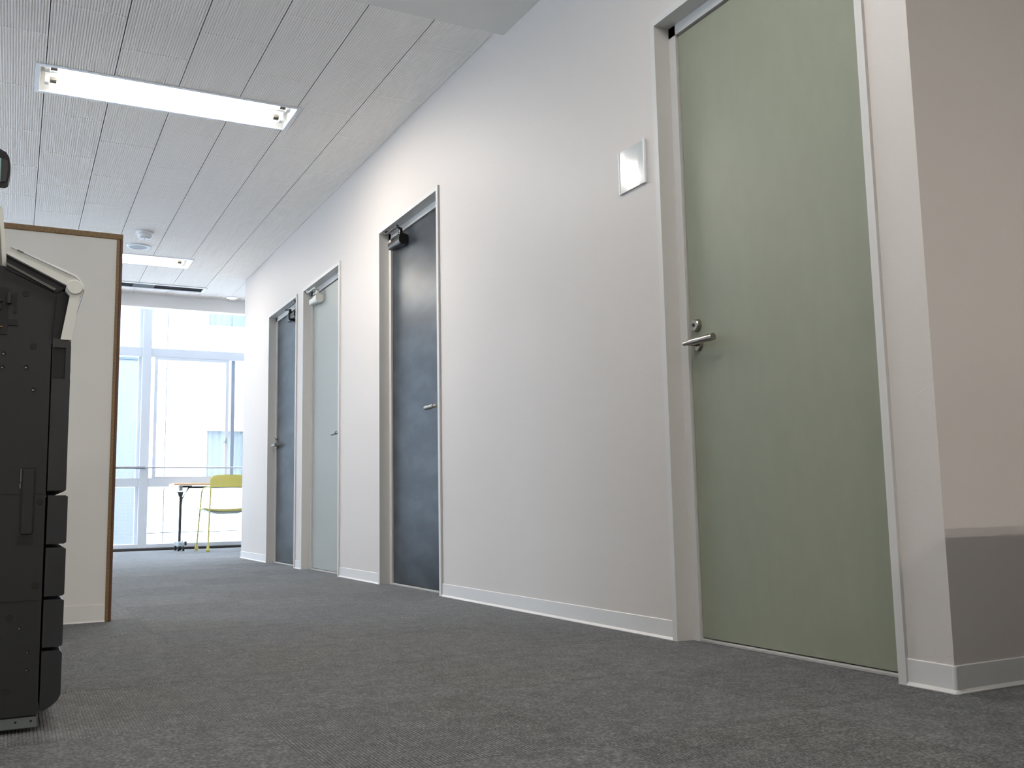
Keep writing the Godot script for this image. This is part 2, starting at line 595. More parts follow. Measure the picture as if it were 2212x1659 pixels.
func build_ceiling() -> void:
	var c := structure("ceiling", "white grooved acoustic board ceiling with a lower plain soffit at the near end", "ceiling")
	var slab := mb()
	box(slab, v(-5.4, 3.0, -12.05), v(5.6, 3.2, 5.4))
	obj("ceiling_slab", slab, M.panel, c)
	var sf := mb()
	var sh := SOFFIT_LAMPS
	var zprev := -3.695
	for row in sh:
		box(sf, v(-5.2, 2.56, zprev), v(5.4, 3.0, row[0]))
		var xp := -5.2
		for cx in row[2]:
			box(sf, v(xp, 2.56, row[0]), v(cx - 0.64, 3.0, row[1]))
			xp = cx + 0.64
		box(sf, v(xp, 2.56, row[0]), v(5.4, 3.0, row[1]))
		zprev = row[1]
	box(sf, v(-5.2, 2.56, zprev), v(5.4, 3.0, 5.2))
	obj("soffit", sf, M.soffit, c)
	var bm := mb()
	box(bm, v(-5.2, 2.488, -10.27), v(5.4, 3.0, -10.15))
	obj("beam", bm, M.plain_wall, c, "white dropped fascia in front of the window head")
	var pw := 0.309
	var pl := 0.6425
	var holes := [[0.030, 1.309, -5.335, -5.008], [0.030 - 0.02, 1.309, -8.895, -8.57], [-0.3, 1.60, -9.84, -9.66]]
	for k in range(-4, 12):
		var x0 := 0.06 + pw * k
		var x1 := x0 + pw
		var start := -4.03 if posmod(k, 2) == 1 else -4.355
		var r := -1
		while true:
			var za: float = start - pl * r
			var zb: float = za - pl
			r += 1
			if za <= -10.15: break
			za = minf(za, -3.695)
			zb = maxf(zb, -10.15)
			if za - zb < 0.02: continue
			var xb := x1
			if k >= 6:
				if zb >= ZEND: continue
				za = minf(za, ZEND)
			if za - zb < 0.02: continue
			var inside := false
			for h in holes:
				if x0 >= h[0] and xb <= h[1] and zb >= h[2] and za <= h[3]: inside = true
			if inside: continue
			put("ceiling_panel", acoustic(x0, xb, zb, za, holes), M.panel, c)
	var rest := mb()
	box(rest, v(-5.2, HC, -10.15), v(0.06 - 4 * pw, HC + 0.012, -3.695))
	box(rest, v(0.06 + 12 * pw, HC, -10.15), v(5.4, HC + 0.012, ZEND))
	obj("ceiling_field", rest, M.panel, c)

# ---------------------------------------------------------------- walls, doors
const DOORS := [[-2.572, -1.660, 2.086], [-5.380, -4.456, 2.093], [-7.085, -6.150, 2.093], [-8.185, -7.258, 2.093]]

func build_walls() -> void:
	var r := structure("wall_right", "white textured corridor wall on the right with four doors", "wall")
	var st := mb()
	var th := 0.15
	var z := ZEND
	var far_first := [DOORS[3], DOORS[2], DOORS[1], DOORS[0]]
	for d in far_first:
		box(st, v(W, 0, z), v(W + th, 3.0, d[0] + 0.012))
		box(st, v(W, d[2] - 0.012, d[0] + 0.012), v(W + th, 3.0, d[1] - 0.012))
		z = d[1] - 0.012
	box(st, v(W, 0, z), v(W + th, 3.0, ZNEAR), 0.0)
	obj("wall_face", st, M.wall, r)
	var n := structure("wall_right_near", "shaded white wall end facing the camera, right of the near green door", "wall")
	var s2 := mb()
	box(s2, v(W + th, 0, ZNEAR - 0.15), v(5.4, 3.0, ZNEAR))
	obj("wall_face", s2, M.wall, n)
	var b := structure("wall_right_far", "white return wall at the far end of the corridor wall", "wall")
	var s3 := mb()
	box(s3, v(W + th, 0, ZEND), v(5.4, 3.0, ZEND + 0.15))
	obj("wall_face", s3, M.wall, b)
	var l := structure("wall_left", "plain white wall far out to the left of the office", "wall")
	var s4 := mb()
	box(s4, v(-5.4, 0, -12.05), v(-5.2, 0.10, 5.4))
	box(s4, v(-5.4, 2.40, -12.05), v(-5.2, 3.0, 5.4))
	var bays := [-11.2, -8.2, -5.2, -2.2]
	var zp := -12.05
	for bay in bays:
		box(s4, v(-5.4, 0.10, zp), v(-5.2, 2.40, bay))
		zp = bay + 2.6
	box(s4, v(-5.4, 0.10, zp), v(-5.2, 2.40, 5.4))
	obj("wall_face", s4, M.plain_wall, l)
	for i in bays.size():
		var wn := structure("window_%d" % (i + 2), "wide side window in the left office wall", "window")
		var zb: float = bays[i]
		var fr := mb()
		box(fr, v(-5.36, 0.10, zb), v(-5.24, 0.15, zb + 2.6), 0.003)
		box(fr, v(-5.36, 2.35, zb), v(-5.24, 2.40, zb + 2.6), 0.003)
		for zz in [zb, zb + 1.275, zb + 2.55]:
			box(fr, v(-5.36, 0.15, zz), v(-5.24, 2.35, zz + 0.05), 0.003)
		obj("frame", fr, M.window_frame, wn)
		for zz in [zb + 0.05, zb + 1.325]:
			var gl := mb()
			box(gl, v(-5.306, 0.15, zz), v(-5.30, 2.35, zz + 1.225))
			obj("pane", gl, M.glass, wn)
	var k := structure("wall_back", "plain white wall at the back of the office, behind the viewer", "wall")
	var s5 := mb()
	box(s5, v(-5.2, 0, 5.2), v(5.6, 3.0, 5.4))
	obj("wall_face", s5, M.plain_wall, k)
	var g := structure("wall_side", "plain white side wall closing the office on the far right", "wall")
	var s6 := mb()
	box(s6, v(5.4, 0, -12.05), v(5.6, 3.0, 5.2))
	obj("wall_face", s6, M.plain_wall, g)
	# skirting
	var bb := structure("baseboard_right", "white vinyl baseboard along the right corridor wall", "baseboard")
	var prof := func(wx: float) -> Array:
		return [Vector2(wx, 0.062), Vector2(wx - 0.002, 0.062), Vector2(wx - 0.004, 0.060), Vector2(wx - 0.004, 0.009), Vector2(wx - 0.011, 0.002), Vector2(wx - 0.011, 0.0), Vector2(wx, 0.0)]
	var from := ZEND
	for d in far_first:
		var sb := mb()
		extrude(sb, prof.call(W), "z", from, d[0])
		obj("baseboard_strip", sb, M.base, bb)
		from = d[1]
	var sb2 := mb()
	extrude(sb2, prof.call(W), "z", from, ZNEAR + 0.004)
	obj("baseboard_strip", sb2, M.base, bb)
	var bn := structure("baseboard_right_near", "white vinyl baseboard round the near wall corner", "baseboard")
	var sb3 := mb()
	var pz := []
	for q in prof.call(0.0):
		pz.append(Vector2(ZNEAR - q.x, q.y))
	extrude(sb3, pz, "x", W - 0.004, 5.4)
	obj("baseboard_strip", sb3, M.base, bn)
	var sb4 := mb()
	lathe(sb4, [Vector2(0.0, 0.062), Vector2(0.0045, 0.062), Vector2(0.0062, 0.059), Vector2(0.0062, 0.009), Vector2(0.0125, 0.002), Vector2(0.0125, 0.0)], v(W, 0, ZNEAR), Vector3.UP, 24)
	obj("corner_piece", sb4, M.base, bn)

func door(n: int, d: Array, leaf: Material, label: String) -> Node3D:
	var t := structure("door_%d" % n, label, "door")
	var z0: float = d[0]
	var z1: float = d[1]
	var top: float = d[2]
	var proud := 0.010
	var fw := 0.024
	var fr := mb()
	# steel frame: face, reveal and stop on both jambs and the head, one profile each
	for s in [[z0, 1.0], [z1, -1.0]]:
		var zz: float = s[0]
		var g: float = s[1]
		var p := [Vector2(W - proud, zz), Vector2(W - proud, zz + g * fw), Vector2(W + 0.052, zz + g * fw), Vector2(W + 0.052, zz + g * (fw + 0.036)), Vector2(W + 0.13, zz + g * (fw + 0.036)), Vector2(W + 0.13, zz)]
		var jamb := mb()
		extrude(jamb, p, "y", 0.0, top)
		obj("jamb", jamb, M.frame, t)
	var ph := [Vector2(W - proud, top), Vector2(W - proud, top - fw), Vector2(W + 0.052, top - fw), Vector2(W + 0.052, top - fw - 0.036), Vector2(W + 0.13, top - fw - 0.036), Vector2(W + 0.13, top)]
	extrude(fr, ph, "z", z0 + fw, z1 - fw)
	obj("frame_head", fr, M.frame, t)
	var lf := mb()
	var e := fw + 0.036
	box(lf, v(W + 0.060, 0.012, z0 + e + 0.006), v(W + 0.098, top - e - 0.006, z1 - e - 0.006), 0.0015)
	obj("leaf", lf, leaf, t)
	var back := mb()
	box(back, v(W + 0.10, 0, z0 + e), v(W + 0.135, top - e, z1 - e))
	obj("rebate", back, M.dark_gap, t)
	var ts := mb()
	box(ts, v(W + 0.050, -0.001, z0 + fw + 0.036), v(W + 0.1, 0.009, z1 - fw - 0.036), 0.002)
	obj("threshold", ts, M.threshold, t, "pale threshold strip")
	return t

# lever handle on the leaf; dir is the way along z in which the lever points
func lever(t: Node3D, y: float, z: float, dir: float) -> void:
	var h := Node3D.new()
	h.name = "handle"
	t.add_child(h, true)
	var x := W + 0.060
	var st := mb()
	lathe(st, [Vector2(0.0, 0.011), Vector2(0.0195, 0.011), Vector2(0.0225, 0.008), Vector2(0.0225, 0.0)], v(x, y, z), Vector3.LEFT, 28)
	obj("rosette", st, M.steel, h)
	var ar := mb()
	tube(ar, [v(x, y + 0.002, z), v(x - 0.048, y + 0.002, z)], 0.0085, 14)
	tube(ar, [v(x - 0.047, y + 0.002, z - dir * 0.016), v(x - 0.047, y + 0.002, z + dir * 0.022)], 0.0075, 14)
	tube(ar, [v(x - 0.047, y + 0.002, z + dir * 0.022), v(x - 0.047, y + 0.002, z + dir * 0.128), v(x - 0.047, y + 0.002, z + dir * 0.131)], 0.0118, 18)
	obj("lever", ar, M.steel, h)

func keyhole(t: Node3D, y: float, z: float) -> void:
	var x := W + 0.060
	var st := mb()
	lathe(st, [Vector2(0.0, 0.017), Vector2(0.017, 0.017), Vector2(0.0205, 0.013), Vector2(0.0215, 0.0)], v(x, y, z), Vector3.LEFT, 28)
	var o := obj("lock_cylinder", st, M.steel, t)
	var k := mb()
	lathe(k, [Vector2(0.0, 0.0195), Vector2(0.0055, 0.0195), Vector2(0.0065, 0.0165)], v(x, y, z), Vector3.LEFT, 18)
	box(k, v(x - 0.0200, y - 0.004, z - 0.0008), v(x - 0.0194, y + 0.004, z + 0.0008))
	obj("keyway", k, M.steel_dark, o)

# surface closer: body on the leaf near its hinges, arm to a shoe under the frame head
func closer(t: Node3D, z: float, dir: float, top: float, body: Material, arm: Material) -> void:
	var x := W + 0.060
	var y := top - 0.125
	var st := mb()
	# squarish housing with a rounded drum at its pinion end, lying along the leaf
	extrude(st, rounded(x - 0.050, y - 0.022, x, y + 0.022, 0.012), "z", z - dir * 0.06, z + dir * 0.09, true)
	extrude(st, rounded(x - 0.058, y - 0.034, x, y + 0.028, 0.020), "z", z + dir * 0.075, z + dir * 0.150, true)
	var o := obj("door_closer", st, body, t)
	var a := mb()
	var piv := v(x - 0.035, y + 0.028, z + dir * 0.115)
	lathe(a, [Vector2(0.018, 0.0), Vector2(0.014, 0.012), Vector2(0.010, 0.040), Vector2(0.0, 0.042)], piv, Vector3.UP, 16)
	var elbow := piv + v(-0.030, 0.036, dir * 0.03)
	tube(a, [piv + v(0, 0.034, 0), elbow], 0.008, 8, true, 0.6)
	var shoe := v(W + 0.012, top - 0.040, z - dir * 0.10)
	tube(a, [elbow + v(0, 0.006, 0), shoe], 0.0065, 8)
	lathe(a, [Vector2(0.0, -0.004), Vector2(0.012, -0.004), Vector2(0.012, 0.016), Vector2(0.0, 0.016)], shoe, Vector3.UP, 14)
	obj("arm", a, arm, o)

func build_doors() -> void:
	var d1 := door(1, DOORS[0], M.green_door, "sage green door nearest the camera with a silver lever and keyhole")
	lever(d1, 0.945, -2.466, 1.0)
	keyhole(d1, 1.008, -2.468)
	var d2 := door(2, DOORS[1], M.dark_door, "dark slate door between the near green door and the pale door")
	lever(d2, 0.952, -4.565, -1.0)
	closer(d2, -5.20, 1.0, DOORS[1][2], M.closer_black, M.closer_black)
	var d3 := door(3, DOORS[2], M.grey_door, "pale grey-green door between the two dark slate doors")
	lever(d3, 0.94, -6.255, -1.0)
	closer(d3, -6.91, 1.0, DOORS[2][2], M.ivory, M.ivory)
	var d4 := door(4, DOORS[3], M.dark_door, "dark slate door farthest along the wall, nearest the window")
	lever(d4, 0.968, -8.095, 1.0)
	keyhole(d4, 1.035, -8.105)
	closer(d4, -7.47, -1.0, DOORS[3][2], M.closer_black, M.closer_black)
	# glossy blank room sign beside the near door
	var s := thing("room_sign", "blank glossy sign plate on the wall left of the near green door", "sign", v(W, 1.612, -2.712))
	var st := mb()
	var pts := []
	pts.append(Vector2(-0.0075, -0.074))
	pts.append(Vector2(-0.0082, -0.04))
	pts.append(Vector2(-0.0083, 0.04))
	pts.append(Vector2(-0.0078, 0.074))
	pts.append(Vector2(0, 0.074))
	pts.append(Vector2(0, -0.074))
	extrude(st, pts, "y", -0.0765, 0.0765)
	obj("plate", st, M.plate, s)
	for e in [-1.0, 1.0]:
		var rl := mb()
		box(rl, v(-0.0105, -0.0785, e * 0.0735), v(0.0, 0.0785, e * 0.0805), 0.0015)
		obj("side_rail", rl, M.white_metal, s)

# ---------------------------------------------------------------- window wall
func build_window() -> void:
	var w := structure("window_1", "floor-to-ceiling white framed window wall at the far end of the corridor", "window")
	var z := ZWIN
	var zi := z + 0.05
	var zo := z - 0.09
	var ytop := 3.0
	var cols := [1.33 - 3.9, 1.33 - 1.95, 1.33, 1.33 + 2.0, 1.33 + 4.0]
	for x in cols:
		var m := mb()
		box(m, v(x - 0.052, 0.026, zo), v(x + 0.048, ytop, zi), 0.004)
		box(m, v(x - 0.086, 0.026, zo + 0.02), v(x - 0.051, ytop, zi - 0.07), 0.003)
		obj("mullion", m, M.window_frame, w)
	for i in cols.size() - 1:
		var a: float = cols[i] + 0.048
		var b: float = cols[i + 1] - 0.052
		for yy in [[2.236, 2.340], [0.722, 0.824]]:
			var t := mb()
			box(t, v(a, yy[0], zo + 0.01), v(b, yy[1], zi - 0.012), 0.004)
			obj("transom", t, M.window_frame, w)
		var bl := mb()
		box(bl, v(a, 0.026, zo), v(b, 0.074, zi), 0.004)
		obj("sill", bl, M.window_frame, w)
		for yy in [[0.074, 0.722], [2.34, ytop]]:
			var g := mb()
			box(g, v(a, yy[0], z - 0.012), v(b, yy[1], z - 0.006))
			obj("pane", g, M.glass, w)
		if i < 2:
			var g2 := mb()
			box(g2, v(a, 0.824, z - 0.012), v(b, 2.236, z - 0.006))
			obj("pane", g2, M.glass, w)
			continue
		# sliding pair: an inner sash and an outer sash with a dark meeting stile
		var s0 := a + 0.040
		var s1 := s0 + 0.85
		var sash := mb()
		box(sash, v(s0, 0.824, z + 0.012), v(s0 + 0.036, 2.236, z + 0.036), 0.002)
		box(sash, v(s1 - 0.036, 0.824, z + 0.012), v(s1, 2.236, z + 0.036), 0.002)
		box(sash, v(s0 + 0.036, 0.824, z + 0.012), v(s1 - 0.036, 0.842, z + 0.036), 0.002)
		box(sash, v(s0 + 0.036, 2.205, z + 0.012), v(s1 - 0.036, 2.236, z + 0.036), 0.002)
		var so := obj("sash", sash, M.window_frame, w)
		var g3 := mb()
		box(g3, v(s0 + 0.036, 0.842, z + 0.021), v(s1 - 0.036, 2.205, z + 0.026))
		obj("pane", g3, M.glass, so)
		var lt := mb()
		box(lt, v(s1 - 0.030, 1.23, z + 0.036), v(s1 - 0.014, 1.30, z + 0.046), 0.003)
		tube(lt, [v(s1 - 0.02, 1.275, z + 0.046), v(s1 - 0.06, 1.235, z + 0.055)], 0.006, 8)
		obj("latch", lt, M.rail, so)
		var st2 := mb()
		box(st2, v(s1 + 0.035, 0.824, z - 0.034), v(s1 + 0.078, 2.236, z - 0.004), 0.002)
		obj("meeting_stile", st2, M.bronze, w, "blue-grey meeting stile of the outer sash")
		var g4 := mb()
		box(g4, v(a, 0.824, z - 0.022), v(s1 + 0.035, 2.236, z - 0.018))
		box(g4, v(s1 + 0.078, 0.824, z - 0.022), v(b, 2.236, z - 0.018))
		obj("pane", g4, M.glass, w)
	# low dark strip below the sill
	var tr := structure("trim_1", "dark skirting strip below the window sill", "trim")
	var tb := mb()
	box(tb, v(-5.2, 0.0, zo), v(5.4, 0.027, zi + 0.03), 0.003)
	obj("strip", tb, M.plinth, tr)
	# guard rail in front of the glass
	var hr := thing("guard_rail", "grey horizontal guard rail across the far window, thick left of the mullion", "rail", v(0, 0.941, z + 0.10))
	var r1 := mb()
	tube(r1, [v(-5.0, 0, 0), v(1.335, 0, 0)], 0.0175, 12)
	obj("handrail", r1, M.rail, hr)
	var r2 := mb()
	tube(r2, [v(1.335, 0, 0), v(5.2, 0, 0)], 0.0100, 10)
	obj("rod", r2, M.rail, hr)
	for x in cols:
		var bk := mb()
		box(bk, v(x - 0.012, -0.012, -0.055), v(x + 0.012, 0.012, -0.004), 0.002)
		obj("bracket", bk, M.rail, hr)

# ---------------------------------------------------------------- outside
func build_outside() -> void:
	var gz := -22.0
	var gr := mb()
	box(gr, v(-40, -4.4, -60), v(40, -4.2, 20))
	var go := obj("street_ground", gr, M.asphalt)
	go.set_meta("kind", "structure")
	tag(go, "pale paved ground outside, far below the window", "ground")
	var tr := mb()
	box(tr, v(-15.0, -0.7, -20.4), v(-5.45, -0.42, 8.0))
	box(tr, v(-5.45, -0.7, -17.0), v(12.0, -0.42, -12.2))
	var te := obj("roof_terrace", tr, M.terrace)
	te.set_meta("kind", "structure")
	tag(te, "pale flat roof terrace just below the windows outside", "roof")
	var ob := structure("wall_opposite", "grey building wall outside to the left, across the roof terrace", "building")
	ob.position = v(-19.0, -4.2, 0)
	var ow := mb()
	box(ow, v(-5.0, 0, -16.0), v(0, 16.0, 14.0))
	obj("wall_face", ow, M.grey_wall, ob)
	var bd := thing("apartment_building", "pale building across the street with curtained windows, right of the mullion", "building", v(0, -4.2, gz))
	var y0 := 4.2
	var x0 := 2.42
	var x1 := 14.0
	# facade slabs between open joints; windows are holes
	var xs := [x0, 2.885, 3.70, 5.60, 6.6, 8.5, 9.5, 11.4, x1]
	var ys := [0.0, y0 - 0.02, y0 + 1.05, y0 + 2.27, y0 + 3.54, y0 + 4.50, y0 + 5.9, y0 + 7.2]
	for i in xs.size() - 1:
		for k in ys.size() - 1:
			if i in [2, 4, 6] and k in [2, 5]: continue
			var pnl := mb()
			var jx := 0.020
			var jy := 0.014
			if i in [2, 4, 6]: jx = 0.004
			box(pnl, v(xs[i] + (jx if i == 1 else 0.002), ys[k] + (jy if k in [1, 4] else 0.0), -0.3), v(xs[i + 1] - 0.002, ys[k + 1] - 0.002, 0), 0.0)
			obj("wall_panel", pnl, M.facade, bd)
	var core := mb()
	box(core, v(x0 + 0.05, 0, -6.0), v(x1, y0 + 7.1, -0.32))
	obj("wall_core", core, M.facade_joint, bd)
	for i in [2, 4, 6]:
		for k in [2, 5]:
			var a: float = xs[i]
			var b: float = xs[i + 1]
			var c: float = ys[k]
			var d: float = ys[k + 1]
			var wf := mb()
			var fwd := 0.07
			box(wf, v(a, c, -0.14), v(a + fwd, d, -0.02))
			box(wf, v(b - fwd, c, -0.14), v(b, d, -0.02))
			box(wf, v(a + fwd, d - fwd, -0.14), v(b - fwd, d, -0.02))
			box(wf, v(a + fwd, c, -0.14), v(b - fwd, c + fwd, -0.02))
			box(wf, v((a + b) / 2 - 0.035, c + fwd, -0.14), v((a + b) / 2 + 0.035, d - fwd, -0.04))
			var win := obj("window", wf, M.facade, bd)
			var cu := mb()
			var n := 26
			for f in n:                            # hanging folds
				var fx: float = a + fwd + (b - a - 2 * fwd) * f / n
				var fx2: float = a + fwd + (b - a - 2 * fwd) * (f + 1) / n
				var za := -0.20 if f % 2 else -0.24
				var zb := -0.24 if f % 2 else -0.20
				quad(cu, v(fx, c, za), v(fx2, c, zb), v(fx2, d, zb), v(fx, d, za), Vector3.BACK)
			obj("curtain", cu, M.curtain, win)
			var gl := mb()
			box(gl, v(a + fwd, c + fwd, -0.10), v(b - fwd, d - fwd, -0.095))
			obj("pane", gl, M.far_glass, win)
			if k == 5:
				var dk := mb()
				box(dk, v(4.32, c + fwd, -0.19), v(4.64, d - fwd, -0.17))
				if i == 2: obj("blind", dk, M.curtain_shade, win)
	var td := thing("tiled_building", "pale blue tiled building outside, left of the window mullion", "building", v(0, -4.2, gz + 1.2))
	var tw := mb()
	box(tw, v(-14.0, 0, -6), v(2.26, y0 + 7.6, 0))
	obj("wall", tw, M.tiled, td)
	var bnd := mb()
	box(bnd, v(-14.0, y0 + 3.52, 0), v(2.26, y0 + 3.60, 0.03))
	obj("string_course", bnd, M.curtain_shade, td)

# ---------------------------------------------------------------- partition
func build_partition() -> void:
	var z := -4.322
	var t := thing("partition", "low cream partition wall with brown wooden edge trim, behind the black copier", "partition", v(0, 0, z))
	var st := mb()
	box(st, v(-2.6, 0, -0.075), v(0.352, 1.594, 0))
	obj("panel", st, M.partition, t)
	var a := mb()
	box(a, v(-2.6, 1.594, -0.080), v(0.376, 1.618, 0.006), 0.002)
	obj("top_trim", a, M.wood, t)
	var b := mb()
	box(b, v(0.352, 0, -0.080), v(0.365, 1.594, 0.006), 0.0015)
	obj("edge_trim", b, M.wood, t)
	var d := mb()
	box(d, v(0.365, 0, -0.079), v(0.376, 1.594, 0.003), 0.0015)
	obj("edge_lipping", d, M.wood_dark, t, "darker outer lipping")
	var bs := mb()
	extrude(bs, [Vector2(0, 0.070), Vector2(0.003, 0.069), Vector2(0.003, 0.006), Vector2(0.007, 0.0), Vector2(0, 0)], "x", -2.6, 0.352)
	obj("baseboard", bs, M.partition, t)

# ---------------------------------------------------------------- copier
func build_copier() -> void:
	var zf := -2.24
	var zb := -2.86
	var t := thing("office_copier", "tall black and white office copier at the left edge of the picture", "copier", v(0, 0, zf))
	var dz := zb - zf
	var bk: Material = M.black
	# side panel of the lower body, stepped at its top
	var st := mb()
	extrude(st, [Vector2(-0.62, 0.036), Vector2(0.062, 0.036), Vector2(0.060, 0.806), Vector2(-0.012, 0.811), Vector2(-0.016, 0.801), Vector2(-0.62, 0.801)], "z", dz, 0.0)
	obj("side_panel", st, bk, t)
	var seam := mb()
	box(seam, v(-0.62, 0.4795, -0.001), v(0.014, 0.4815, 0.0006))
	box(seam, v(0.043, 0.4795, -0.001), v(0.062, 0.4815, 0.0006))
	box(seam, v(-0.62, 0.2625, -0.001), v(0.062, 0.2645, 0.0006))
	obj("seam", seam, M.black_dark, t)
	# screw holes and moulded dimples
	for q in [[-0.028, 0.772, 0.0042], [-0.029, 0.743, 0.0042], [0.015, 0.745, 0.0045], [0.030, 0.698, 0.0045], [0.040, 0.162, 0.003], [0.040, 0.126, 0.003], [0.024, 0.210, 0.003]]:
		var h := mb()
		lathe(h, [Vector2(q[2], 0.0002), Vector2(q[2] * 0.9, 0.0012), Vector2(q[2] * 0.7, 0.0004), Vector2(0.0, 0.0003)], v(q[0], q[1], 0), Vector3.BACK, 16)
		var hole := obj("screw_hole", h, M.black_dark, t)
		var sp := mb()
		lathe(sp, [Vector2(0.0, 0.0022), Vector2(q[2] * 0.45, 0.0016), Vector2(q[2] * 0.5, 0.0)], v(q[0] - q[2] * 0.3, q[1] - q[2] * 0.3, 0), Vector3.BACK, 12)
		obj("screw", sp, M.zinc, hole)
	for q in [[0.026, 0.790], [0.051, 0.465], [0.049, 0.294], [0.004, 0.232], [0.004, 0.086]]:
		var h2 := mb()
		lathe(h2, [Vector2(0.0068, 0.0), Vector2(0.0064, 0.0008), Vector2(0.0, 0.0006)], v(q[0], q[1], 0), Vector3.BACK, 20)
		obj("cap", h2, M.black_dark, t)
	# latch in a vertical channel
	var lc := mb()
	box(lc, v(0.0135, 0.402, 0.0), v(0.0165, 0.535, 0.001))
	box(lc, v(0.0395, 0.402, 0.0), v(0.0425, 0.535, 0.001))
	box(lc, v(0.0165, 0.532, 0.0), v(0.0395, 0.535, 0.001))
	box(lc, v(0.011, 0.378, 0.0), v(0.041, 0.396, 0.001), 0.0)
	obj("latch_channel", lc, M.black_dark, t)
	var lb := mb()
	box(lb, v(0.0165, 0.398, -0.001), v(0.0395, 0.531, 0.003), 0.0015)
	obj("latch_strip", lb, bk, t)
	var glint := mb()
	box(glint, v(0.0125, 0.505, 0.0), v(0.0145, 0.533, 0.002), 0.0005)
	box(glint, v(0.0118, 0.492, 0.0), v(0.0140, 0.503, 0.002), 0.0005)
	obj("latch_clip", glint, M.zinc, t)
	# foot plate
	var ft := mb()
	box(ft, v(-0.62, 0.010, -0.62), v(0.063, 0.034, -0.006), 0.002)
	obj("base_plate", ft, M.zinc, t)
	for x in [0.023, 0.051]:
		var ph := mb()
		lathe(ph, [Vector2(0.0024, -0.0062), Vector2(0.0024, -0.0055), Vector2(0.0, -0.0055)], v(x, 0.024, 0), Vector3.BACK, 12)
		obj("plate_hole", ph, M.black_dark, t)
	for q in [[-0.02, -0.08], [-0.02, -0.55], [-0.55, -0.08], [-0.55, -0.55]]:
		var cs := mb()
		tube(cs, [v(q[0] - 0.012, 0.011, q[1]), v(q[0] + 0.012, 0.011, q[1])], 0.011, 14)
		obj("caster", cs, M.black_dark, t)
	# front covers, seen edge-on: door with a grip recess, then four trays
	var cv := func(y0: float, y1: float, low: bool) -> Array:
		var r := 0.006
		if low:
			return [Vector2(0.0655, y0 - 0.012), Vector2(0.072, y0 - 0.012), Vector2(0.088, y0 - 0.003), Vector2(0.099, y0 + 0.008), Vector2(0.1035, y0 + 0.018), Vector2(0.1035, y1 - r), Vector2(0.0985, y1), Vector2(0.0655, y1)]
		return [Vector2(0.0655, y0), Vector2(0.0985, y0), Vector2(0.1035, y0 + 0.003), Vector2(0.1035, y1 - 0.003), Vector2(0.0985, y1), Vector2(0.0655, y1)]
	var fd := mb()
	extrude(fd, [Vector2(0.0635, 0.486), Vector2(0.0965, 0.486), Vector2(0.0995, 0.489), Vector2(0.0985, 0.795), Vector2(0.0955, 0.803), Vector2(0.088, 0.8085), Vector2(0.0625, 0.8105)], "z", dz, -0.004)
	# the end face with its recess: a frame 4 mm deep
	box(fd, v(0.0885, 0.722, -0.004), v(0.0985, 0.790, 0.0))
	box(fd, v(0.0635, 0.790, -0.004), v(0.0980, 0.804, 0.0))
	box(fd, v(0.0635, 0.488, -0.004), v(0.0990, 0.722, 0.0))
	obj("front_door", fd, M.cover, t)
	var rc := mb()
	extrude(rc, rounded(0.064, 0.724, 0.0885, 0.788, 0.003), "z", -0.0045, -0.0032)
	obj("grip_recess", rc, M.black_dark, t)
	var knob := mb()
	lathe(knob, [Vector2(0.0, 0.0055), Vector2(0.010, 0.004), Vector2(0.016, 0.0)], v(0.0985, 0.755, -0.06), Vector3.RIGHT, 20)
	obj("door_button", knob, M.plastic, t)
	for q in [[0.377, 0.4775, false], [0.2705, 0.3695, false], [0.168, 0.2635, false], [0.054, 0.1605, true]]:
		var tr := mb()
		extrude(tr, cv.call(q[0], q[1], q[2]), "z", dz, 0.0)
		obj("tray_front", tr, M.cover, t)
	# inner frame above the body
	var ub := mb()
	extrude(ub, [Vector2(-0.62, 0.80), Vector2(0.0775, 0.80), Vector2(0.092, 0.905), Vector2(0.083, 0.915), Vector2(-0.036, 0.962), Vector2(-0.62, 0.962)], "z", dz, -0.02)
	obj("inner_side", ub, bk, t)
	var uc := mb()
	extrude(uc, [Vector2(0.062, 0.811), Vector2(0.0765, 0.811), Vector2(0.089, 0.903), Vector2(0.068, 0.903)], "z", -0.03, -0.012)
	obj("inner_rib", uc, M.black_dark, t)
	var pk := mb()
	box(pk, v(-0.10, 0.815, -0.021), v(-0.024, 0.915, -0.018))
	box(pk, v(-0.024, 0.835, -0.021), v(-0.005, 0.848, -0.018))
	box(pk, v(-0.014, 0.862, -0.021), v(-0.008, 0.905, -0.018))
	obj("pocket", pk, M.black_dark, t)
	var br := mb()
	box(br, v(-0.10, 0.884, -0.019), v(-0.034, 0.889, -0.015), 0.001)
	box(br, v(-0.10, 0.866, -0.019), v(-0.036, 0.878, -0.014), 0.002)
	box(br, v(-0.028, 0.880, -0.019), v(-0.018, 0.905, -0.013), 0.002)
	obj("bracket", br, M.black, t)
	var bz := mb()
	box(bz, v(-0.10, 0.8295, -0.019), v(-0.033, 0.832, -0.014))
	obj("brass_bar", bz, M.wood, t)
	for q in [[0.008, 0.905, 0.0065], [0.080, 0.868, 0.006]]:
		var hh := mb()
		lathe(hh, [Vector2(q[2], 0.0), Vector2(q[2] * 0.9, 0.001), Vector2(0.0, 0.0006)], v(q[0], q[1], -0.02), Vector3.BACK, 18)
		obj("cap", hh, M.black_dark, t)
	# white outer cover: sloping bar, hinge disc and lower limb
	var cov := mb()
	extrude(cov, [Vector2(-0.0235, 1.001), Vector2(-0.0325, 0.985), Vector2(0.085, 0.927), Vector2(0.083, 0.916), Vector2(0.092, 0.905), Vector2(0.114, 0.905), Vector2(0.1195, 0.918), Vector2(0.117, 0.930), Vector2(0.111, 0.941), Vector2(0.103, 0.949)], "z", dz, -0.002)
	obj("upper_cover", cov, M.ivory, t)
	var edge := mb()
